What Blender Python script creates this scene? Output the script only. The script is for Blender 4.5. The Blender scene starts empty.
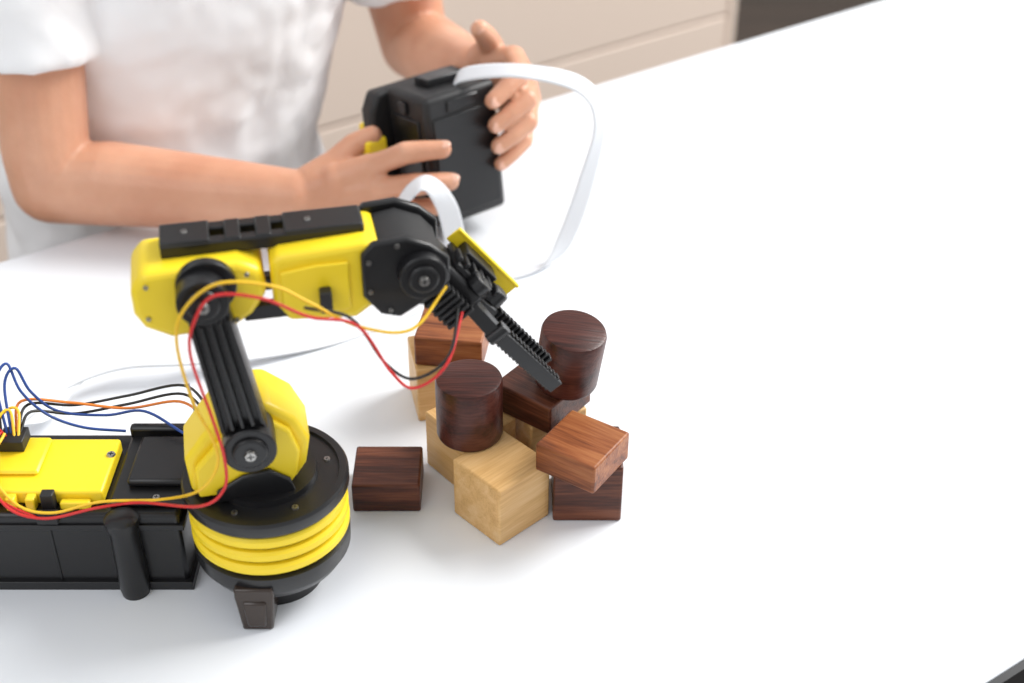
import bpy, bmesh, math
from mathutils import Vector, Matrix, noise

TABLE_H = 0.75
sc = bpy.context.scene
COL = sc.collection
V = Vector
roots = []

# ------------------------------------------------------------------ materials
def new_mat(name):
    m = bpy.data.materials.new(name); m.use_nodes = True
    nt = m.node_tree
    return m, nt, nt.nodes["Principled BSDF"]

def plastic(name, col, rough=0.35, bump=0.0, spec=0.5, sss=0.0):
    m, nt, b = new_mat(name)
    tc = nt.nodes.new("ShaderNodeTexCoord")
    n = nt.nodes.new("ShaderNodeTexNoise"); n.inputs["Scale"].default_value = 140; n.inputs["Detail"].default_value = 3
    nt.links.new(tc.outputs["Object"], n.inputs["Vector"])
    r = nt.nodes.new("ShaderNodeMapRange")
    r.inputs[3].default_value = rough - 0.06; r.inputs[4].default_value = rough + 0.08
    nt.links.new(n.outputs["Fac"], r.inputs[0]); nt.links.new(r.outputs[0], b.inputs["Roughness"])
    b.inputs["Base Color"].default_value = (*col, 1)
    b.inputs["Specular IOR Level"].default_value = spec
    if bump:
        bp = nt.nodes.new("ShaderNodeBump"); bp.inputs["Strength"].default_value = bump; bp.inputs["Distance"].default_value = 0.001
        nt.links.new(n.outputs["Fac"], bp.inputs["Height"]); nt.links.new(bp.outputs[0], b.inputs["Normal"])
    return m

def wood(name, c1, c2, c3, scale=1.0, rough=0.45):
    m, nt, b = new_mat(name)
    tc = nt.nodes.new("ShaderNodeTexCoord")
    mp = nt.nodes.new("ShaderNodeMapping"); mp.inputs["Scale"].default_value = (6*scale, 60*scale, 60*scale)
    nt.links.new(tc.outputs["Object"], mp.inputs[0])
    n1 = nt.nodes.new("ShaderNodeTexNoise"); n1.inputs["Scale"].default_value = 2.2; n1.inputs["Detail"].default_value = 5; n1.inputs["Distortion"].default_value = 0.6
    nt.links.new(mp.outputs[0], n1.inputs["Vector"])
    mp2 = nt.nodes.new("ShaderNodeMapping"); mp2.inputs["Scale"].default_value = (25*scale, 420*scale, 420*scale)
    nt.links.new(tc.outputs["Object"], mp2.inputs[0])
    n2 = nt.nodes.new("ShaderNodeTexNoise"); n2.inputs["Scale"].default_value = 2.0; n2.inputs["Detail"].default_value = 3
    nt.links.new(mp2.outputs[0], n2.inputs["Vector"])
    mix = nt.nodes.new("ShaderNodeMath"); mix.operation = 'MULTIPLY_ADD'; mix.inputs[1].default_value = 0.35
    nt.links.new(n2.outputs["Fac"], mix.inputs[0])
    sub = nt.nodes.new("ShaderNodeMath"); sub.operation = 'MULTIPLY'; sub.inputs[1].default_value = 0.68
    nt.links.new(n1.outputs["Fac"], sub.inputs[0]); nt.links.new(sub.outputs[0], mix.inputs[2])
    cr = nt.nodes.new("ShaderNodeValToRGB")
    e = cr.color_ramp.elements
    e[0].position = 0.36; e[0].color = (*c1, 1); e[1].position = 0.66; e[1].color = (*c3, 1)
    k = e.new(0.5); k.color = (*c2, 1)
    nt.links.new(mix.outputs[0], cr.inputs[0]); nt.links.new(cr.outputs[0], b.inputs["Base Color"])
    b.inputs["Roughness"].default_value = rough
    b.inputs["Specular IOR Level"].default_value = 0.35
    bp = nt.nodes.new("ShaderNodeBump"); bp.inputs["Strength"].default_value = 0.25; bp.inputs["Distance"].default_value = 0.0006
    nt.links.new(n2.outputs["Fac"], bp.inputs["Height"]); nt.links.new(bp.outputs[0], b.inputs["Normal"])
    return m

def fabric(name, col, fold=0.4, scale=9, dist=0.02, rough=0.9):
    m, nt, b = new_mat(name)
    tc = nt.nodes.new("ShaderNodeTexCoord")
    n = nt.nodes.new("ShaderNodeTexNoise"); n.inputs["Scale"].default_value = scale; n.inputs["Detail"].default_value = 2; n.inputs["Distortion"].default_value = 1.2
    nt.links.new(tc.outputs["Object"], n.inputs["Vector"])
    bp = nt.nodes.new("ShaderNodeBump"); bp.inputs["Strength"].default_value = fold; bp.inputs["Distance"].default_value = dist
    nt.links.new(n.outputs["Fac"], bp.inputs["Height"]); nt.links.new(bp.outputs[0], b.inputs["Normal"])
    b.inputs["Base Color"].default_value = (*col, 1); b.inputs["Roughness"].default_value = rough
    b.inputs["Specular IOR Level"].default_value = 0.15
    return m

def skin_mat():
    m, nt, b = new_mat("skin")
    tc = nt.nodes.new("ShaderNodeTexCoord")
    n = nt.nodes.new("ShaderNodeTexNoise"); n.inputs["Scale"].default_value = 22; n.inputs["Detail"].default_value = 4
    nt.links.new(tc.outputs["Object"], n.inputs["Vector"])
    cr = nt.nodes.new("ShaderNodeValToRGB")
    cr.color_ramp.elements[0].position = .3; cr.color_ramp.elements[0].color = (.56, .26, .155, 1)
    cr.color_ramp.elements[1].position = .7; cr.color_ramp.elements[1].color = (.69, .37, .24, 1)
    nt.links.new(n.outputs["Fac"], cr.inputs[0]); nt.links.new(cr.outputs[0], b.inputs["Base Color"])
    b.inputs["Roughness"].default_value = .42
    b.inputs["Subsurface Weight"].default_value = .15
    b.inputs["Subsurface Scale"].default_value = .005
    b.inputs["Subsurface Radius"].default_value = (1, .35, .2)
    n2 = nt.nodes.new("ShaderNodeTexVoronoi"); n2.inputs["Scale"].default_value = 650
    nt.links.new(tc.outputs["Object"], n2.inputs["Vector"])
    bp = nt.nodes.new("ShaderNodeBump"); bp.inputs["Strength"].default_value = .25; bp.inputs["Distance"].default_value = .0005
    nt.links.new(n2.outputs["Distance"], bp.inputs["Height"]); nt.links.new(bp.outputs[0], b.inputs["Normal"])
    return m

YEL = plastic("yellow_plastic", (.92, .68, .02), .36, .05)
BLK = plastic("black_plastic", (.008, .008, .009), .32, .05)
BLK2 = plastic("matte_black_plastic", (.012, .012, .013), .48, .1)
STEEL = plastic("screw_steel", (.45, .44, .42), .3)
STEEL.node_tree.nodes["Principled BSDF"].inputs["Metallic"].default_value = 1
RED = plastic("red_wire", (.65, .02, .02), .4)
YWIRE = plastic("yellow_wire", (.9, .55, .02), .4)
BWIRE = plastic("black_wire", (.012, .012, .012), .4)
BLUE = plastic("blue_wire", (.015, .06, .28), .4)
ORG = plastic("orange_wire", (.8, .22, .03), .4)
RIB = plastic("white_ribbon", (.74, .76, .79), .45)
FOOTM = plastic("smoked_brown_plastic", (.035, .022, .016), .2)
SKIN = skin_mat()
SHIRT = fabric("white_cotton", (.90, .90, .91), .2, 14, .008)
JEANS = fabric("dark_trousers", (.05, .07, .12), .4, 12, .01)
SHOE = fabric("shoe_canvas", (.5, .5, .5), .2, 60, .003)
HAIR = fabric("brown_hair", (.05, .028, .015), .8, 120, .004, .5)
EYE = plastic("eye_white", (.85, .85, .85), .2)
IRIS = plastic("iris_dark", (.03, .015, .01), .15)
LIP = plastic("lip", (.5, .17, .14), .4)
NAIL = plastic("nail", (.74, .43, .32), .25)
OAK = wood("light_beech_wood", (.56, .32, .115), (.67, .41, .17), (.74, .49, .24), 1.15)
WAL = wood("dark_rosewood", (.026, .008, .005), (.080, .022, .011), (.17, .055, .026), 1.0, .4)
MED = wood("reddish_walnut", (.09, .024, .009), (.25, .075, .024), (.38, .145, .052), .9, .42)
DCY = wood("dark_stained_wood", (.024, .006, .004), (.062, .015, .010), (.10, .030, .020), 1.1, .36)

# ------------------------------------------------------------------ helpers
def link(o, root=None, mat=None):
    COL.objects.link(o)
    if mat: o.data.materials.append(mat)
    if root:
        o.parent = root
        o.matrix_parent_inverse = Matrix.Translation(root.location).inverted()
    else:
        roots.append(o)
    return o

def empty(name, loc):
    e = bpy.data.objects.new(name, None); e.location = loc; e.empty_display_size = .03
    COL.objects.link(e); roots.append(e); return e

def finish(bm, name, root, mat, M=None, bevel=0, seg=2, smooth=True, angle=35):
    if M is not None: bmesh.ops.transform(bm, matrix=M, verts=bm.verts)
    bmesh.ops.recalc_face_normals(bm, faces=bm.faces)
    me = bpy.data.meshes.new(name)
    bm.to_mesh(me); bm.free()
    o = bpy.data.objects.new(name, me)
    if smooth:
        for p in me.polygons: p.use_smooth = True
        try: me.set_sharp_from_angle(angle=math.radians(angle))
        except Exception: pass
    link(o, root, mat)
    if bevel:
        b = o.modifiers.new("bevel", 'BEVEL'); b.width = bevel; b.segments = seg; b.limit_method = 'ANGLE'; b.angle_limit = math.radians(40)
    return o

def add_box(bm, x0, x1, y0, y1, z0, z1):
    vs = [bm.verts.new((x, y, z)) for x in (x0, x1) for y in (y0, y1) for z in (z0, z1)]
    for f in ((0,1,3,2),(4,6,7,5),(0,4,5,1),(2,3,7,6),(0,2,6,4),(1,5,7,3)):
        bm.faces.new([vs[i] for i in f])

def add_prism(bm, prof, y0, y1):
    """profile in (x,z), extruded along y"""
    a = [bm.verts.new((p[0], y0, p[1])) for p in prof]
    b = [bm.verts.new((p[0], y1, p[1])) for p in prof]
    n = len(prof)
    bm.faces.new(a); bm.faces.new(b[::-1])
    for i in range(n): bm.faces.new((a[i], b[i], b[(i+1) % n], a[(i+1) % n]))

def frame(d):
    d = d.normalized()
    h = V((0,0,1)) if abs(d.z) < .9 else V((1,0,0))
    u = d.cross(h).normalized(); w = d.cross(u).normalized()
    return u, w

def add_cone(bm, p0, p1, r0, r1, n=32, cap=True):
    p0 = V(p0); p1 = V(p1); u, w = frame(p1-p0)
    A = []; B = []
    for i in range(n):
        t = 2*math.pi*i/n; c = u*math.cos(t)+w*math.sin(t)
        A.append(bm.verts.new(p0+c*r0)); B.append(bm.verts.new(p1+c*r1))
    for i in range(n): bm.faces.new((A[i], A[(i+1)%n], B[(i+1)%n], B[i]))
    if cap: bm.faces.new(A[::-1]); bm.faces.new(B)

def add_ball(bm, c, r, sc3=(1,1,1), rot=None):
    M = Matrix.Translation(V(c))
    if rot is not None: M = M @ rot
    M = M @ Matrix.Diagonal((r*sc3[0], r*sc3[1], r*sc3[2], 1))
    bmesh.ops.create_uvsphere(bm, u_segments=20, v_segments=12, radius=1, matrix=M)

def add_chain(bm, pts, endball=True):
    """pts: list of (pos, radius)"""
    for i in range(len(pts)-1):
        add_cone(bm, pts[i][0], pts[i+1][0], pts[i][1], pts[i+1][1], 24)
    for i, (p, r) in enumerate(pts):
        if i == len(pts)-1 and not endball: continue
        add_ball(bm, p, r)

def lathe(bm, prof, n=64, center=(0,0)):
    rings = []
    for r, z in prof:
        rings.append([bm.verts.new((center[0]+r*math.cos(2*math.pi*i/n), center[1]+r*math.sin(2*math.pi*i/n), z)) for i in range(n)])
    for a, b in zip(rings, rings[1:]):
        for i in range(n): bm.faces.new((a[i], a[(i+1)%n], b[(i+1)%n], b[i]))
    bm.faces.new(rings[0][::-1]); bm.faces.new(rings[-1])

def catmull(P, k=10):
    P = [V(p) for p in P]; Q = [P[0]*2-P[1]]+P+[P[-1]*2-P[-2]]; out = []
    for i in range(1, len(Q)-2):
        a, b, c, d = Q[i-1:i+3]
        for j in range(k):
            t = j/k
            out.append(.5*((2*b)+(c-a)*t+(2*a-5*b+4*c-d)*t*t+(3*b-a-3*c+d)*t**3))
    out.append(P[-1]); return out

def wire(name, pts, r, mat, root):
    cu = bpy.data.curves.new(name, 'CURVE'); cu.dimensions = '3D'; cu.bevel_depth = r; cu.bevel_resolution = 3
    C = catmull(pts, 8)
    sp = cu.splines.new('POLY'); sp.points.add(len(C)-1)
    for q, p in zip(sp.points, C): q.co = (*p, 1)
    o = bpy.data.objects.new(name, cu); link(o, root); cu.materials.append(mat); return o

def organic(bm, name, root, mat, voxel, it=6, disp=None):
    o = finish(bm, name, root, mat, smooth=True, angle=180)
    r = o.modifiers.new("remesh", 'REMESH'); r.mode = 'VOXEL'; r.voxel_size = voxel; r.use_smooth_shade = True
    s = o.modifiers.new("smooth", 'SMOOTH'); s.factor = .5; s.iterations = it
    if disp:
        tx = bpy.data.textures.new(name+"_folds", 'CLOUDS'); tx.noise_scale = disp[0]; tx.noise_depth = 2
        d = o.modifiers.new("folds", 'DISPLACE'); d.texture = tx; d.strength = disp[1]; d.mid_level = .5; d.texture_coords = 'LOCAL'
    return o

# ------------------------------------------------------------------ room
E = V((.829, .559, 0)).normalized()      # along table back edge
N = V((-.559, .829, 0)).normalized()     # away from the table (towards child)
T0 = V((-.0545, .278, 0))                # a point of the table back edge
ANG = math.atan2(E.y, E.x)

def floor_mat():
    m = wood("dark_floor_wood", (.02, .013, .009), (.035, .023, .017), (.055, .036, .026), .05, .5); return m
bm = bmesh.new(); add_box(bm, -4, 4, -3, 4.5, -.80, -.75)
finish(bm, "floor", None, floor_mat(), smooth=False)
WALLM = plastic("warm_white_paint", (.78, .75, .70), .8, .05)
bm = bmesh.new(); add_box(bm, -4, 4, 4.5, 4.6, -.75, 1.95); finish(bm, "wall_back", None, WALLM, smooth=False)
bm = bmesh.new(); add_box(bm, -4.1, -4, -3, 4.5, -.75, 1.95); finish(bm, "wall_left", None, WALLM, smooth=False)
bm = bmesh.new(); add_box(bm, -4, 4, 4.485, 4.5, -.75, -.67); finish(bm, "baseboard_back", None, plastic("trim_white", (.8,.8,.78), .5), smooth=False)

# ------------------------------------------------------------------ table
tab = empty("white_desk", T0 - N*.3 - V((0,0,.75)))
TM = plastic("white_laminate", (.79, .815, .85), .33, .0, .45)
TM2 = plastic("desk_edge_dark", (.02, .02, .022), .5)
Mt = Matrix.Translation(T0 - N*.30) @ Matrix.Rotation(ANG, 4, 'Z')
bm = bmesh.new(); add_box(bm, -.62, 1.15, -.298, .30, -.025, 0); finish(bm, "desk_top", tab, TM, Mt, bevel=.0012)
bm = bmesh.new(); add_box(bm, -.62, 1.15, -.302, -.2985, -.025, -.0008); finish(bm, "edge_band", tab, TM2, Mt)
bm = bmesh.new()
for x in (-.58, 1.07):
    for y in (-.27, .23):
        add_box(bm, x, x+.04, y, y+.04, -.75, -.0255)
add_box(bm, -.54, 1.07, .24, .26, -.085, -.0255)
finish(bm, "desk_legs", tab, plastic("leg_white", (.7,.7,.7), .4), Mt, bevel=.002)

# ------------------------------------------------------------------ low beige drawer cabinet behind the child
CAB = plastic("beige_lacquer", (.80, .665, .565), .5, .05)
CABD = plastic("beige_recess", (.50, .40, .33), .7)
cab = empty("beige_drawer_cabinet", (.337, 1.332, -.75))
Ms = Matrix.Translation(V((.337, 1.332, 0))) @ Matrix.Rotation(ANG, 4, 'Z')
bm = bmesh.new(); add_box(bm, -1.95, -.002, .022, .46, -.68, -.02); finish(bm, "carcass", cab, CABD, Ms, bevel=.002)
bm = bmesh.new(); add_box(bm, -1.96, 0, 0, .47, -.02, .01); add_box(bm, -.016, 0, .0, .465, -.68, -.021); add_box(bm, -1.96, -1.952, .0, .465, -.68, -.021); finish(bm, "top_and_sides", cab, CAB, Ms, bevel=.003)
bm = bmesh.new()
for x0, x1 in ((-.98, -.019), (-1.948, -.984)):
    for z0, z1 in ((-.675, -.332), (-.328, -.026)):
        add_box(bm, x0, x1, 0, .020, z0, z1)
finish(bm, "drawer_fronts", cab, CAB, Ms, bevel=.002)
bm = bmesh.new()
for x in (-1.93, -.08):
    for y in (.03, .40): add_box(bm, x, x+.05, y, y+.05, -.75, -.68)
finish(bm, "feet", cab, BLK2, Ms)

# ------------------------------------------------------------------ toy blocks
def block(name, c, dims, rot, mat, tilt=(0,0), bev=.0012):
    bm = bmesh.new(); x, y, z = [d/2 for d in dims]; add_box(bm, -x, x, -y, y, -z, z)
    o = finish(bm, name, None, mat, bevel=bev, seg=3)
    o.location = c; o.rotation_euler = (math.radians(tilt[0]), math.radians(tilt[1]), math.radians(rot)); return o
def cylblock(name, c, r, h, mat, tilt=(0,0), rot=0):
    bm = bmesh.new(); b = .0022
    prof = [(r-b, -h/2), (r-.0006, -h/2+.0006), (r, -h/2+b)] + [(r, h/2-b), (r-.0006, h/2-.0006), (r-b, h/2)]
    lathe(bm, prof, 72)
    o = finish(bm, name, None, mat, angle=30); o.location = c
    o.rotation_euler = (math.radians(tilt[0]), math.radians(tilt[1]), math.radians(rot)); return o

block("dark_wood_block", (-.0638, -.1355, .0088), (.0345, .032, .0175), 0, WAL)
block("light_wood_block", (-.0053, -.1528, .0178), (.0345, .0345, .0355), 43, OAK)
block("light_wood_block", (-.0215, -.1155, .0175), (.034, .034, .035), -51, OAK)
cylblock("dark_wood_cylinder", (-.0213, -.1315, .0532), .0168, .035, DCY)
block("dark_wood_block", (.0378, -.1415, .0175), (.0345, .034, .035), 0, WAL)
block("brown_wood_block", (.0345, -.1560, .0439), (.0335, .0335, .0165), -34, MED)
block("light_wood_block", (.016, -.1035, .0175), (.034, .034, .035), 30, OAK)
block("dark_wood_block", (.016, -.108, .0438), (.036, .036, .0172), -38, WAL)
cylblock("dark_wood_cylinder", (.0290, -.1145, .0720), .0165, .034, DCY, (6, 7), 0)
block("light_wood_block", (-.038, -.057, .0175), (.035, .034, .035), 12, OAK)
block("brown_wood_block", (-.032, -.058, .0443), (.037, .034, .0182), -8, MED)

# ------------------------------------------------------------------ robot arm
C = V((-.1134, -.195, 0))
ra = empty("robot_arm", C)
PSI = math.radians(12)
MA = Matrix.Translation(C) @ Matrix.Rotation(PSI, 4, 'Z')
def Aw(s, w, z): return MA @ V((s, -w, z))

# base housing
bm = bmesh.new(); add_box(bm, -.30, -.154, -.2050, -.145, .003, .046); finish(bm, "base_housing", ra, BLK, bevel=.002)
bm = bmesh.new()
add_box(bm, -.302, -.152, -.2070, -.143, .0, .005)
add_box(bm, -.302, -.152, -.2062, -.1435, .0375, .0405)
add_box(bm, -.215, -.214, -.2056, -.205, .005, .0375)
finish(bm, "base_ribs", ra, BLK, bevel=.0006)
bm = bmesh.new(); lathe(bm, [(.0066,0),(.0072,.004),(.0066,.042),(.0080,.0425),(.0080,.0465),(.0056,.048)], 32, (-.1795, -.2075)); finish(bm, "corner_post", ra, BLK)
bm = bmesh.new(); add_box(bm, -.187, -.142, -.200, -.150, .046, .0495); add_box(bm, -.180, -.150, -.190, -.156, .0495, .0540); add_box(bm, -.187,-.150,-.152,-.147,.046,.055)
finish(bm, "base_deck", ra, BLK, bevel=.002)
# yellow lid with ribs
bm = bmesh.new(); add_box(bm, -.30, -.1895, -.1975, -.158, .046, .0535)
add_box(bm, -.30, -.222, -.186, -.160, .0535, .0562)
finish(bm, "battery_lid", ra, YEL, bevel=.0018)
bm = bmesh.new()
for i in range(9): add_box(bm, -.298+i*.0092, -.2935+i*.0092, -.2025, -.1975, .046, .0530)
add_box(bm, -.209, -.195, -.2015, -.1975, .046, .050)
finish(bm, "lid_teeth", ra, YEL, bevel=.0008)
bm = bmesh.new(); add_box(bm, -.244, -.232, -.172, -.160, .0562, .0625); add_box(bm, -.217, -.211, -.2025, -.1975, .046, .0555); add_box(bm, -.219, -.209, -.2075, -.2035, .042, .0485)
finish(bm, "connectors", ra, BLK2, bevel=.0006)
def screw(p0, p1, r, name="screw"):
    bm = bmesh.new(); add_cone(bm, p0, p1, r, r*.85, 20); o = finish(bm, name, ra, STEEL)
    d = (V(p1)-V(p0)).normalized(); u, w = frame(d)
    bm = bmesh.new()
    q = V(p1)
    for a, b in ((u, w), (w, u)):
        M = Matrix((( a.x, b.x, d.x, q.x), (a.y, b.y, d.y, q.y), (a.z, b.z, d.z, q.z), (0,0,0,1)))
        t = bmesh.new(); add_box(t, -r*.6, r*.6, -r*.12, r*.12, -.0001, .0001)
        bmesh.ops.transform(t, matrix=M, verts=t.verts)
        me = bpy.data.meshes.new("t"); t.to_mesh(me); t.free(); bm.from_mesh(me)
    finish(bm, name+"_slot", ra, BLK2, smooth=False)
screw((-.1915, -.1705, .0535), (-.1915, -.1705, .0543), .0022)
screw((-.165, -.197, .0495), (-.165, -.197, .0503), .0018)

# turntable
cx, cy = C.x, C.y
bm = bmesh.new(); lathe(bm, [(.022,.000),(.022,.010),(.033,.016),(.0365,.022),(.0368,.0305),(.034,.0315),(.034,.056),(.0372,.0565),(.0382,.058),(.0382,.0628),(.0372,.0642),(.034,.0642),(.0335,.0628),(.024,.0628),(.0235,.0655),(.02,.0655)], 96, (cx,cy)); finish(bm, "turntable", ra, BLK)
bm = bmesh.new()
for k in range(3):
    z = .0325+k*.0080
    lathe(bm, [(.0335,z),(.0358,z+.0004),(.0369,z+.0018),(.0369,z+.0048),(.0358,z+.0062),(.0335,z+.0066)], 96, (cx,cy))
finish(bm, "turntable_rings", ra, YEL)
bm = bmesh.new(); add_prism(bm, [(-.0070,0),(.0070,0),(.0090,.02),(.0090,.0255),(-.0090,.0255),(-.0090,.02)], -.233, -.212)
add_prism(bm, [(-.0045,.003),(.0045,.003),(.0055,.018),(-.0055,.018)], -.2342, -.232)
finish(bm, "front_foot", ra, FOOTM, Matrix.Translation((-.1175,0,0)), bevel=.0012)
for a in (200, 250, 305, 20):
    t = math.radians(a); p = V((cx+.029*math.cos(t), cy+.029*math.sin(t), .0625)); screw(p, p+V((0,0,.0010)), .0016)

# arm part tools in the arm frame (x=s, y=-w, z)
def aprism(name, prof, w0, w1, mat, bevel=.0015, seg=3):
    bm = bmesh.new(); add_prism(bm, prof, -w1, -w0); return finish(bm, name, ra, mat, MA, bevel=bevel, seg=seg)
def adisc(name, s, z, r, w0, w1, mat, r1=None):
    bm = bmesh.new(); add_cone(bm, (s,-w0,z), (s,-w1,z), r, r1 or r, 48); return finish(bm, name, ra, mat, MA, bevel=.0007)

# shoulder gearbox
aprism("shoulder_gearbox", [(-.033,.0650),(-.034,.084),(-.026,.095),(-.018,.105),(-.010,.1105),(.004,.1105),(.016,.100),(.0215,.087),(.019,.074),(.013,.0650)], -.018, .011, YEL, .003)
aprism("shoulder_gearbox_cover", [(-.030,.0660),(-.030,.082),(-.020,.093),(-.014,.101),(.002,.1065),(.013,.097),(.0165,.085),(.014,.072),(.010,.0660)], .011, .0155, YEL, .0015)
aprism("shoulder_bracket", [(-.022,.064),(-.022,.070),(-.010,.077),(.002,.079),(.011,.072),(.013,.064)], .0155, .018, BLK, .001)
# upper arm truss
S0 = V((-.0048, .1005)); S1 = V((-.0153, .1771))
d = (S1-S0).normalized(); q = V((d.y, -d.x))
def along(t, o): p = S0 + d*t + q*o; return (p.x, p.y)
L = (S1-S0).length
aprism("upper_arm", [along(0,-.0098), along(0,.0098), along(L,.0085), along(L,-.0085)], .013, .0255, BLK)
bm = bmesh.new()
for o in (-.0085, -.0043, 0, .0043, .0085):
    add_prism(bm, [along(.012,o-.0009), along(.012,o+.0009), along(L-.011,o*.88+.0009), along(L-.011,o*.88-.0009)], -.0292, -.025)
finish(bm, "upper_arm_ribs", ra, BLK, MA, bevel=.0004)
adisc("shoulder_joint", S0.x, S0.y, .0115, .012, .0305, BLK)
adisc("shoulder_joint_cap", S0.x, S0.y, .0080, .0305, .0325, BLK, .0072)
adisc("elbow_joint", S1.x, S1.y, .0105, .012, .0300, BLK)
adisc("elbow_joint_cap", S1.x, S1.y, .0072, .0300, .0320, BLK, .0064)
screw(Aw(S0.x,.0325,S0.y), Aw(S0.x,.034,S0.y), .0027); screw(Aw(S1.x,.032,S1.y), Aw(S1.x,.0335,S1.y), .0027)
# elbow gearbox
aprism("elbow_gearbox", [(-.040,.160),(-.0435,.167),(-.0435,.179),(-.038,.1855),(.000,.1865),(.009,.182),(.0105,.171),(.004,.161),(-.006,.155),(-.030,.154)], -.014, .017, YEL, .003)
adisc("elbow_gear_disc", -.0135, .1785, .0122, .016, .0205, BLK)
adisc("elbow_gear_back", -.0135, .1760, .0095, -.017, -.014, BLK)
# forearm rails
bm = bmesh.new()
for w0 in (-.0105, .0010):
    add_box(bm, -.030, .052, -w0-.0055, -w0, .1855, .1915)
for i in range(7): add_box(bm, -.029+i*.0125, -.0225+i*.0125, -.0060, .0100, .1860, .1922)
add_box(bm, -.030, -.010, -.0062, .0102, .1860, .1926)
add_box(bm, .020, .052, -.0062, .0102, .1860, .1926)
finish(bm, "forearm_rail_top", ra, BLK, MA, bevel=.0007)
bm = bmesh.new()
add_box(bm, .000, .050, -.016, -.010, .1575, .1640); add_box(bm, .000, .050, .006, .012, .1575, .1640)
finish(bm, "forearm_rail_bottom", ra, BLK, MA, bevel=.0008)
# forearm motor housing
aprism("forearm_motor_housing", [(.0125,.1635),(.0125,.1845),(.017,.187),(.050,.1890),(.058,.1875),(.059,.162),(.046,.153),(.018,.155)], -.014, .0165, YEL, .003)
aprism("forearm_motor_lip", [(.016,.165),(.016,.180),(.030,.182),(.044,.182),(.044,.159),(.020,.159)], .0165, .0182, YEL, .0012)
aprism("wire_clip", [(.031,.162),(.031,.172),(.036,.172),(.036,.162)], .0182, .024, BLK2, .0008)
# wrist
wr_prof = [(.0490,.1655),(.0490,.1850),(.054,.1905),(.068,.1915),(.078,.1870),(.0855,.180),(.0855,.169),(.078,.162),(.064,.1535),(.056,.1560)]
aprism("wrist_bracket", wr_prof, .0165, .0202, BLK, .0012)
aprism("wrist_bracket_rear", wr_prof, -.016, -.012, BLK, .0012)
aprism("wrist_body", [(.059,.165),(.056,.187),(.067,.189),(.078,.184),(.083,.178),(.083,.170),(.074,.162)], -.012, .0165, BLK2, .002)
adisc("wrist_joint", .0735, .1750, .0100, .020, .0260, BLK); adisc("wrist_cap", .0735, .1750, .0066, .0260, .0275, BLK, .006)
screw(Aw(.0735,.0275,.1750), Aw(.0735,.0288,.1750), .0023)
for s, z in ((.052,.182),(.052,.168),(.060,.158),(.064,.1885)):
    screw(Aw(s,.0202,z), Aw(s,.0210,z), .0011)
for s, z in ((-.038,.165),(-.037,.180),(.003,.181),(-.003,.160)): screw(Aw(s,.017,z), Aw(s,.0178,z), .0011)
for s, z in ((-.020,.1926),(.030,.1926)):
    screw(Aw(s,-.002,z), Aw(s,-.002,z+.0007), .0013)

# gripper: local frame gx along fingers, gz up-normal
W0 = V((.0735, 0, .1755)); tip = V((.1335, 0, .0995)); gx = (tip-W0).normalized(); gz = V((-gx.z, 0, gx.x))
if gz.z < 0: gz = -gz
gy = gz.cross(gx)
MG = MA @ Matrix(((gx.x, gy.x, gz.x, W0.x), (gx.y, gy.y, gz.y, W0.y), (gx.z, gy.z, gz.z, W0.z), (0,0,0,1)))
def gbox(bm, *a): add_box(bm, *a)
bm = bmesh.new(); gbox(bm, .008, .036, -.011, .011, -.010, .007); finish(bm, "gripper_gearbox", ra, BLK, MG, bevel=.0018)
bm = bmesh.new()
for i in range(8): gbox(bm, .0105+i*.0031, .0120+i*.0031, -.0170, -.0105, -.012, .002)
gbox(bm, .009, .035, -.0150, -.0105, -.011, .001)
finish(bm, "gripper_fins", ra, BLK2, MG, bevel=.0004)
bm = bmesh.new(); gbox(bm, .016, .046, -.008, .011, .007, .0100); gbox(bm, .020, .040, .001, .011, .0100, .0145)
add_cone(bm, (.030,-.008,.007), (.030,-.008,.0125), .0055, .0055, 24)
add_cone(bm, (.043,-.004,.007), (.043,-.004,.0135), .0050, .0040, 24)
for i in range(6): gbox(bm, .014+i*.005, .016+i*.005, -.008, .000, .0100, .0130)
finish(bm, "gripper_frame", ra, BLK, MG, bevel=.0006)
bm = bmesh.new(); gbox(bm, .014, .056, .0100, .0122, .0155, .0170); gbox(bm, .014, .056, .0112, .0126, .009, .0170); finish(bm, "gripper_motor_cover", ra, YEL, MG, bevel=.0006)
for sg, nm in ((-1, "gripper_finger_near"), (1, "gripper_finger_far")):
    bm = bmesh.new()
    def yy(v): return v*sg
    def seg(x0, y0, x1, y1, hw, z0, z1):
        dd = V((x1-x0, y1-y0)).normalized(); nn = V((-dd.y, dd.x))*hw
        P = [V((x0,y0))-nn, V((x1,y1))-nn, V((x1,y1))+nn, V((x0,y0))+nn]
        a = [bm.verts.new((p.x, p.y, z0)) for p in P]; b = [bm.verts.new((p.x, p.y, z1)) for p in P]
        bm.faces.new(a[::-1]); bm.faces.new(b)
        for i in range(4): bm.faces.new((a[i], a[(i+1)%4], b[(i+1)%4], b[i]))
    seg(.032, yy(.006), .054, yy(.0125), .0022, -.0035, .003)
    seg(.038, yy(.002), .060, yy(.0085), .0014, -.002, .0025)
    seg(.052, yy(.0125), .098, yy(.0095), .0014, -.0034, .0034)
    for i in range(14):
        x = .058+i*.0028
        add_box(bm, x, x+.0013, min(yy(.0058), yy(.0105)), max(yy(.0058), yy(.0105)), -.0042, .0042)
        add_box(bm, x, x+.0013, min(yy(.0100), yy(.0132-i*.00018)), max(yy(.0100), yy(.0132-i*.00018)), -.0040, .0010)
    add_cone(bm, (.053, yy(.0125), -.0045), (.053, yy(.0125), .0052), .0032, .0032, 20)
    add_cone(bm, (.034, yy(.006), -.0045), (.034, yy(.006), .0085), .0042, .0042, 20)
    finish(bm, nm, ra, BLK, MG, bevel=.0004)

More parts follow.
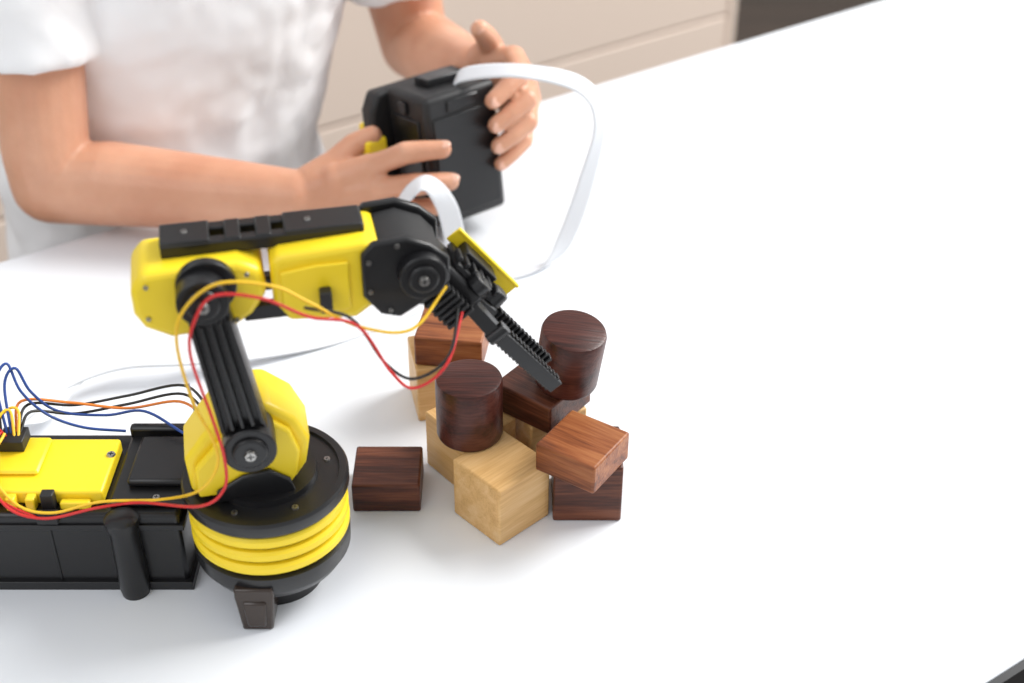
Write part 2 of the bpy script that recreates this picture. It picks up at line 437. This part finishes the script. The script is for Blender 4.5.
# wires
yw = [(.0835,.163),(.0667,.1557),(.0456,.160),(.0261,.1745),(.0127,.1840),(-.0083,.188),(-.0228,.1775),(-.0275,.1613),(-.0247,.1318),(-.0194,.1124),(-.019,.098),(-.028,.0855)]
P = [Aw(s,.033,z) for s, z in yw] + [V((-.1603,-.2049,.0555)), V((-.1877,-.206,.055)), V((-.2108,-.208,.050)), V((-.2274,-.205,.053)), V((-.242,-.190,.062)), V((-.240,-.170,.066))]
P[0] = Aw(.084,.018,.165)
wire("wire_yellow", P, .0007, YWIRE, ra)
rw = [(.0927,.148),(.0806,.1375),(.0664,.127),(.0569,.137),(.0444,.162),(.0256,.169),(.0083,.180),(-.0097,.184),(-.0185,.1747),(-.0228,.1577),(-.0182,.1252),(-.0157,.1037),(-.0175,.0864),(-.029,.0783)]
P = [Aw(s,.035,z) for s, z in rw] + [V((-.170,-.2065,.055)), V((-.19,-.208,.053)), V((-.214,-.2095,.048)), V((-.232,-.206,.053)), V((-.246,-.185,.062)), V((-.242,-.168,.066))]
P[0] = Aw(.092,.014,.152)
wire("wire_red", P, .0007, RED, ra)
bw = [(.090,.152),(.082,.140),(.067,.130),(.055,.140),(.0425,.164),(.024,.172)]
P = [Aw(s,.0325,z) for s, z in bw]; P[0] = Aw(.090,.014,.155)
wire("wire_black", P, .0007, BWIRE, ra)
for k, (m, pts) in enumerate([
    (BWIRE, [(-.236,-.164,.062),(-.234,-.150,.068),(-.215,-.140,.060),(-.190,-.135,.062),(-.160,-.140,.072),(-.140,-.170,.078)]),
    (BWIRE, [(-.235,-.164,.062),(-.232,-.153,.066),(-.215,-.143,.057),(-.190,-.138,.059),(-.160,-.143,.069),(-.140,-.172,.074)]),
    (ORG,   [(-.237,-.164,.062),(-.237,-.150,.070),(-.216,-.142,.063),(-.190,-.140,.058),(-.162,-.145,.066),(-.142,-.172,.075)]),
    (BLUE,  [(-.239,-.165,.062),(-.243,-.150,.080),(-.238,-.145,.086),(-.232,-.148,.074),(-.222,-.145,.060),(-.200,-.143,.056),(-.180,-.145,.060),(-.158,-.160,.058)]),
    (BLUE,  [(-.241,-.165,.062),(-.246,-.152,.082),(-.242,-.144,.088),(-.236,-.150,.076),(-.226,-.150,.062),(-.210,-.150,.054),(-.19,-.148,.050)]),
    (YWIRE, [(-.237,-.167,.062),(-.240,-.158,.070),(-.244,-.162,.070),(-.247,-.178,.062),(-.242,-.196,.056)]),
    (YWIRE, [(-.235,-.167,.062),(-.237,-.156,.069),(-.243,-.157,.069),(-.250,-.170,.060)]),
    (RED,   [(-.241,-.167,.062),(-.244,-.172,.070),(-.246,-.190,.060),(-.236,-.202,.053),(-.218,-.208,.047)]),
    (BWIRE, [(-.243,-.167,.062),(-.246,-.158,.073),(-.254,-.160,.066)]),
    ]):
    wire("cable_%d" % k, pts, .0007, m, ra)
wire("cable_blue_shoulder", [(-.155,-.15,.056),(-.151,-.160,.074),(-.149,-.170,.088),(-.150,-.168,.094)], .0007, BLUE, ra)

# ------------------------------------------------------------------ ribbon cable
def ribbon(name, pts, width, root, mat=RIB):
    A = catmull([p for p, _ in pts], 12); B = catmull([w for _, w in pts], 12)
    bm = bmesh.new(); pv = None
    n = 9
    for a, b in zip(A, B):
        b = b.normalized()
        row = [bm.verts.new(a + b*width*(i/(n-1)-.5)) for i in range(n)]
        if pv:
            for i in range(n-1): bm.faces.new((pv[i], pv[i+1], row[i+1], row[i]))
        pv = row
    o = finish(bm, name, root, mat, angle=180)
    s = o.modifiers.new("solid", 'SOLIDIFY'); s.thickness = .0011; s.offset = 0
    return o
rc = empty("ribbon_cable", (.02, .08, 0))
ribbon("cable_loop", [((-.040,.150,.094),(.3,1,.3)), ((-.030,.142,.108),(.2,1,.4)), ((.005,.125,.118),(.1,1,.3)), ((.042,.118,.112),(.2,.9,.5)), ((.055,.112,.092),(.7,.8,.5)), ((.048,.104,.055),(1,.5,.1)),
    ((.036,.093,.020),(1,.3,0)), ((.024,.083,.004),(.8,.8,0)), ((.002,.074,.0012),(.2,1,0)), ((-.03,.062,.001),(.2,1,0))], .0125, rc)
ribbon("cable_hand_loop", [((-.0760,.073,.040),(0,1,.6)), ((-.0640,.0765,.058),(0,1,.5)), ((-.052,.079,.064),(.3,1,.2)), ((-.0405,.083,.044),(1,.4,0)), ((-.034,.083,.008),(1,.3,0)), ((-.030,.074,.0015),(1,.3,0)), ((-.05,.04,.001),(.6,1,0)),
    ((-.10,.005,.001),(.2,1,0)), ((-.15,-.02,.006),(.2,1,0)), ((-.186,-.034,.013),(.1,1,.1)), ((-.220,-.040,.014),(.3,1,.1)), ((-.245,-.056,.010),(.8,.8,0)), ((-.258,-.085,.008),(1,.3,0)), ((-.258,-.12,.03),(1,0,.3)), ((-.255,-.15,.05),(1,0,.3))], .014, rc)

# ------------------------------------------------------------------ remote controller
CC = V((-.044, .145, .06)); lat = V((.8,.6,0)); nf = V((.6,-.8,0)); up = V((0,0,1))
lean = Matrix.Rotation(math.radians(-8), 4, lat)
ctl = empty("wired_remote_controller", CC)
MC = Matrix.Translation(CC) @ lean @ Matrix(((lat.x, -nf.x, 0, 0), (lat.y, -nf.y, 0, 0), (0,0,1,0), (0,0,0,1)))
bm = bmesh.new(); add_box(bm, -.0275,.0275,-.025,.022,-.048,.040); finish(bm, "battery_box", ctl, BLK2, MC, bevel=.004, seg=3)
bm = bmesh.new(); add_box(bm, -.0235,.0235,-.0262,-.0245,-.042,.026); add_box(bm, -.012,.012,-.0262,-.0245,.028,.036); finish(bm, "battery_cover", ctl, BLK, MC, bevel=.0012)
bm = bmesh.new(); add_prism(bm, [(-.040,-.036),(-.040,.024),(-.034,.036),(.034,.036),(.040,.024),(.040,-.036),(.034,-.047),(-.034,-.047)], .022, .036); finish(bm, "controller_panel", ctl, BLK2, MC, bevel=.003, seg=3)
bm = bmesh.new()
add_box(bm, -.0290,-.027,-.016,.014,-.036,.024); add_box(bm, -.0300,-.028,-.004,.004,.026,.034)
add_box(bm, -.012,.012,-.006,.010,.040,.045)
finish(bm, "controller_details", ctl, BLK, MC, bevel=.0008)
bm = bmesh.new()
for x in (-.034, -.014, .014, .034):
    add_box(bm, x-.004, x+.004, .036, .046, -.008, .012)
add_box(bm, -.054, -.038, .008, .028, -.006, .012)
finish(bm, "control_levers", ctl, YEL, MC, bevel=.0025, seg=3)

# ------------------------------------------------------------------ child
ch = empty("child", (-.25, .27, -.75))
def hand(bm, wrist, mcps, pips, tips, rad, thumb, rw=.0165):
    for i in range(4):
        add_chain(bm, [(wrist, rw*.8), (mcps[i], rad[i]*1.25)])
        m = (pips[i]+tips[i])/2 + (pips[i]-mcps[i]).normalized()*.0015
        add_chain(bm, [(mcps[i], rad[i]*1.15), ((mcps[i]+pips[i])/2, rad[i]*.98), (pips[i], rad[i]*1.05), (m, rad[i]*.92), (tips[i], rad[i]*.84)])
    for i in range(3):
        add_chain(bm, [(mcps[i], rad[i]*1.2), (mcps[i+1], rad[i+1]*1.2)])
        a = wrist.lerp(mcps[i], .55); b = wrist.lerp(mcps[i+1], .55)
        add_chain(bm, [(a, rad[i]*1.7), (b, rad[i+1]*1.7)])
    add_chain(bm, thumb)
def nail(tipc, back, outw, r, name):
    d = (V(tipc)-V(back)).normalized(); o = (V(outw)-d*V(outw).dot(d)).normalized(); s = d.cross(o)
    c = V(tipc)+o*r*.74+d*r*.15
    M = Matrix(((s.x,d.x,o.x,c.x),(s.y,d.y,o.y,c.y),(s.z,d.z,o.z,c.z),(0,0,0,1)))
    bm = bmesh.new(); bmesh.ops.create_uvsphere(bm, u_segments=16, v_segments=10, radius=1, matrix=M @ Matrix.Diagonal((r*.62, r*.85, r*.22, 1)))
    finish(bm, name, ch, NAIL)
vv = lambda L: [V(p) for p in L]
SR = V((-.306,.180,.205)); ER = V((-.306,.140,.031)); WR = V((-.140,.110,.037))
bm = bmesh.new()
add_chain(bm, [(SR,.034),(SR.lerp(ER,.5),.0300),(ER+V((0,0,.022)),.0280),(ER,.0270),(ER.lerp(WR,.25)+V((0,0,.002)),.0280),(ER.lerp(WR,.6),.0245),(WR,.0180)])
mR = vv([(-.0905,.108,.060),(-.0890,.103,.047),(-.0935,.100,.035),(-.100,.101,.024)])
pR = vv([(-.0665,.099,.0745),(-.0605,.091,.0565),(-.0645,.091,.0385),(-.075,.095,.0235)])
tR = vv([(-.0435,.1010,.0760),(-.0390,.0970,.0555),(-.0450,.0985,.0375),(-.0560,.104,.025)])
hand(bm, WR, mR, pR, tR, [.0070,.0071,.0067,.0058],
     [(WR.lerp(V((-.112,.122,.056)),.4),.013),(V((-.113,.122,.055)),.0100),(V((-.102,.128,.065)),.0080),(V((-.0900,.130,.071)),.0066)])
organic(bm, "arm_and_hand_a", ch, SKIN, .0014, 4)
nail(tR[0], pR[0], (.2,-.3,1), .0058, "nail_index_a"); nail(tR[1], pR[1], (.2,-.6,1), .0058, "nail_middle_a")
SL = V((-.10,.31,.205)); EL = V((-.075,.337,.0444)); WL = V((-.026,.206,.084))
bm = bmesh.new()
add_chain(bm, [(SL,.034),(SL.lerp(EL,.5),.0300),(EL,.0265),(EL.lerp(WL,.3),.0270),(EL.lerp(WL,.65),.0220),(WL,.0170)])
mL = vv([(.0010,.181,.102),(.0085,.175,.090),(.0115,.172,.077),(.0095,.169,.064)])
pL = vv([(.0050,.153,.104),(.0095,.146,.089),(.0105,.144,.074),(.0080,.147,.059)])
tL = vv([(-.0120,.1330,.094),(-.0100,.1310,.078),(-.0085,.1310,.0630),(-.0070,.1330,.049)])
hand(bm, WL, mL, pL, tL, [.0068,.0069,.0066,.0058],
     [(V((-.020,.200,.092)),.012),(V((-.014,.195,.104)),.0090),(V((-.017,.188,.114)),.0076),(V((-.021,.181,.122)),.0064)])
organic(bm, "arm_and_hand_b", ch, SKIN, .0014, 4)
for i, nm in enumerate(("index","middle","ring","little")):
    nail(tL[i], pL[i], (.6,-1,.3), .0056-(.0008 if i == 3 else 0), "nail_%s_b" % nm)
nail((-.021,.181,.122), (-.017,.188,.114), (0,-1,.3), .0056, "nail_thumb_b")

# shirt
def loft(bm, rings, n=48):
    R = []
    for (c, hw, hd) in rings:
        c = V(c)
        R.append([bm.verts.new(c + E*hw*math.cos(2*math.pi*i/n) + N*hd*math.sin(2*math.pi*i/n)) for i in range(n)])
    for a, b in zip(R, R[1:]):
        for i in range(n): bm.faces.new((a[i], a[(i+1)%n], b[(i+1)%n], b[i]))
    bm.faces.new(R[0][::-1]); bm.faces.new(R[-1])
bm = bmesh.new()
loft(bm, [((-.268,.273,-.16),.130,.092), ((-.265,.270,-.05),.126,.088), ((-.261,.266,0),.122,.086), ((-.240,.262,.06),.116,.083), ((-.222,.256,.12),.118,.080), ((-.210,.250,.17),.122,.074), ((-.205,.247,.205),.110,.062), ((-.203,.246,.228),.078,.048), ((-.202,.245,.240),.045,.040)])
hR = SR.lerp(ER, .54); hL = SL.lerp(EL, .66)
add_chain(bm, [(SR+V((.01,.005,.0)),.046),(SR.lerp(ER,.3),.043),(hR,.041)], endball=False)
add_chain(bm, [(SL+V((-.01,-.005,.0)),.046),(SL.lerp(EL,.3),.043),(hL,.041)], endball=False)
# drapery folds (raised ridges running from the armpits and along the belly)
for (a, b, c, r) in [((-.318,.205,.15),(-.290,.178,.07),(-.300,.182,0),.012), ((-.268,.195,.14),(-.262,.186,.06),(-.285,.188,-.02),.010),
                     ((-.150,.245,.12),(-.195,.205,.05),(-.235,.200,.0),.011), ((-.145,.285,.09),(-.165,.246,.035),(-.205,.225,-.01),.011),
                     ((-.120,.270,.15),(-.165,.222,.11),(-.215,.190,.09),.010), ((-.235,.190,.13),(-.228,.190,.05),(-.248,.196,-.02),.008)]:
    add_chain(bm, [(V(a), r*.6), (V(b), r), (V(c), r*.8)])
organic(bm, "t_shirt", ch, SHIRT, .004, 6, (.05, .012))

# neck + head
HC = V((-.188, .226, .345)); F = -N
bm = bmesh.new()
add_chain(bm, [(V((-.203,.246,.22)),.036),(V((-.196,.238,.275)),.034)])
rotH = Matrix.Rotation(ANG, 4, 'Z')
add_ball(bm, HC, .080, (.93,1.05,1.12), rotH)
add_ball(bm, HC+F*.022+V((0,0,-.036)), .055, (.95,.95,.95), rotH)
add_ball(bm, HC+F*.060+V((0,0,-.068)), .022)
for s in (-1,1):
    add_ball(bm, HC+E*s*.030+F*.054+V((0,0,-.036)), .024)
    add_ball(bm, HC+E*s*.076+V((0,0,-.014)), .018, (.4,.7,1.15), rotH)
add_chain(bm, [(HC+F*.083+V((0,0,-.002)),.006),(HC+F*.091+V((0,0,-.024)),.0095)])
organic(bm, "head", ch, SKIN, .003, 4)
bm = bmesh.new(); add_ball(bm, HC-F*.010+V((0,0,.018)), .087, (.95,1.03,1.03), rotH)
for v in list(bm.verts):
    r = v.co-HC
    if r.dot(F) > .030 and r.z < .045: v.co = v.co - F*(r.dot(F)-.030)
    if r.z < -.045: v.co.z = HC.z-.045
organic(bm, "hair", ch, HAIR, .004, 3, (.02,.008))
for s in (-1,1):
    bm = bmesh.new(); add_ball(bm, HC+E*s*.030+F*.0745+V((0,0,-.004)), .0125, (1,.7,.75), rotH); finish(bm, "eye_%d"%(s+2), ch, EYE)
    bm = bmesh.new(); add_ball(bm, HC+E*s*.030+F*.0805+V((0,0,-.005)), .0062, (1,.6,1), rotH); finish(bm, "iris_%d"%(s+2), ch, IRIS)
    bm = bmesh.new(); add_chain(bm, [(HC+E*s*.018+F*.080+V((0,0,.015)),.0022),(HC+E*s*.042+F*.073+V((0,0,.014)),.0018)]); finish(bm, "eyebrow_%d"%(s+2), ch, HAIR)
bm = bmesh.new(); add_ball(bm, HC+F*.078+V((0,0,-.047)), .014, (1.1,.5,.35), rotH); finish(bm, "mouth", ch, LIP)

# legs, shoes
bm = bmesh.new()
for s in (-1,1):
    hip = V((-.265,.278,-.14))+E*s*.055
    add_chain(bm, [(hip,.066),(hip+V((0,0,-.27)),.052),(hip+N*.01+V((0,0,-.54)),.040)], endball=False)
add_ball(bm, (-.265,.278,-.15), .085, (1.25,.9,.7), rotH)
organic(bm, "trousers", ch, JEANS, .006, 3)
for s in (-1,1):
    hip = V((-.265,.278,0))+E*s*.055
    bm = bmesh.new()
    add_chain(bm, [(hip+N*.02+V((0,0,-.715)),.034),(hip-N*.05+V((0,0,-.718)),.032),(hip-N*.09+V((0,0,-.724)),.026)])
    for v in bm.verts:
        if v.co.z < -.75: v.co.z = -.75
    finish(bm, "shoe_%d"%(s+2), ch, SHOE)

# ------------------------------------------------------------------ lift everything to desk height
for r in roots: r.location.z += TABLE_H

# ------------------------------------------------------------------ lights, world, camera
def area(name, loc, tgt, size, power, col=(1,1,1)):
    l = bpy.data.lights.new(name, 'AREA'); l.shape = 'SQUARE'; l.size = size; l.energy = power; l.color = col
    o = bpy.data.objects.new(name, l); COL.objects.link(o); o.location = V(loc)+V((0,0,TABLE_H))
    o.rotation_euler = (V(tgt)-V(loc)).to_track_quat('-Z','Y').to_euler(); return o
area("window_light", (2.6, 1.3, 2.4), (0,.1,0), 1.9, 205, (1,.99,.97))
area("added_fill", (-1.2, -1.4, 1.8), (0,0,0), 1.4, 14, (.96,.97,1))  # weak fill added from the front left, no such lamp in the room
w = bpy.data.worlds.new("daylight"); sc.world = w; w.use_nodes = True
w.node_tree.nodes["Background"].inputs[0].default_value = (.96,.975,1,1)
w.node_tree.nodes["Background"].inputs[1].default_value = .76

cam = bpy.data.cameras.new("camera"); co = bpy.data.objects.new("camera", cam); COL.objects.link(co)
co.location = (0, -.696, .4875+TABLE_H); co.rotation_euler = (math.radians(55), 0, 0)
cam.lens = 50; cam.sensor_width = 36; cam.clip_start = .01
cam.dof.use_dof = True; cam.dof.focus_distance = .70; cam.dof.aperture_fstop = 6.3
sc.camera = co
sc.view_settings.view_transform = 'Standard'
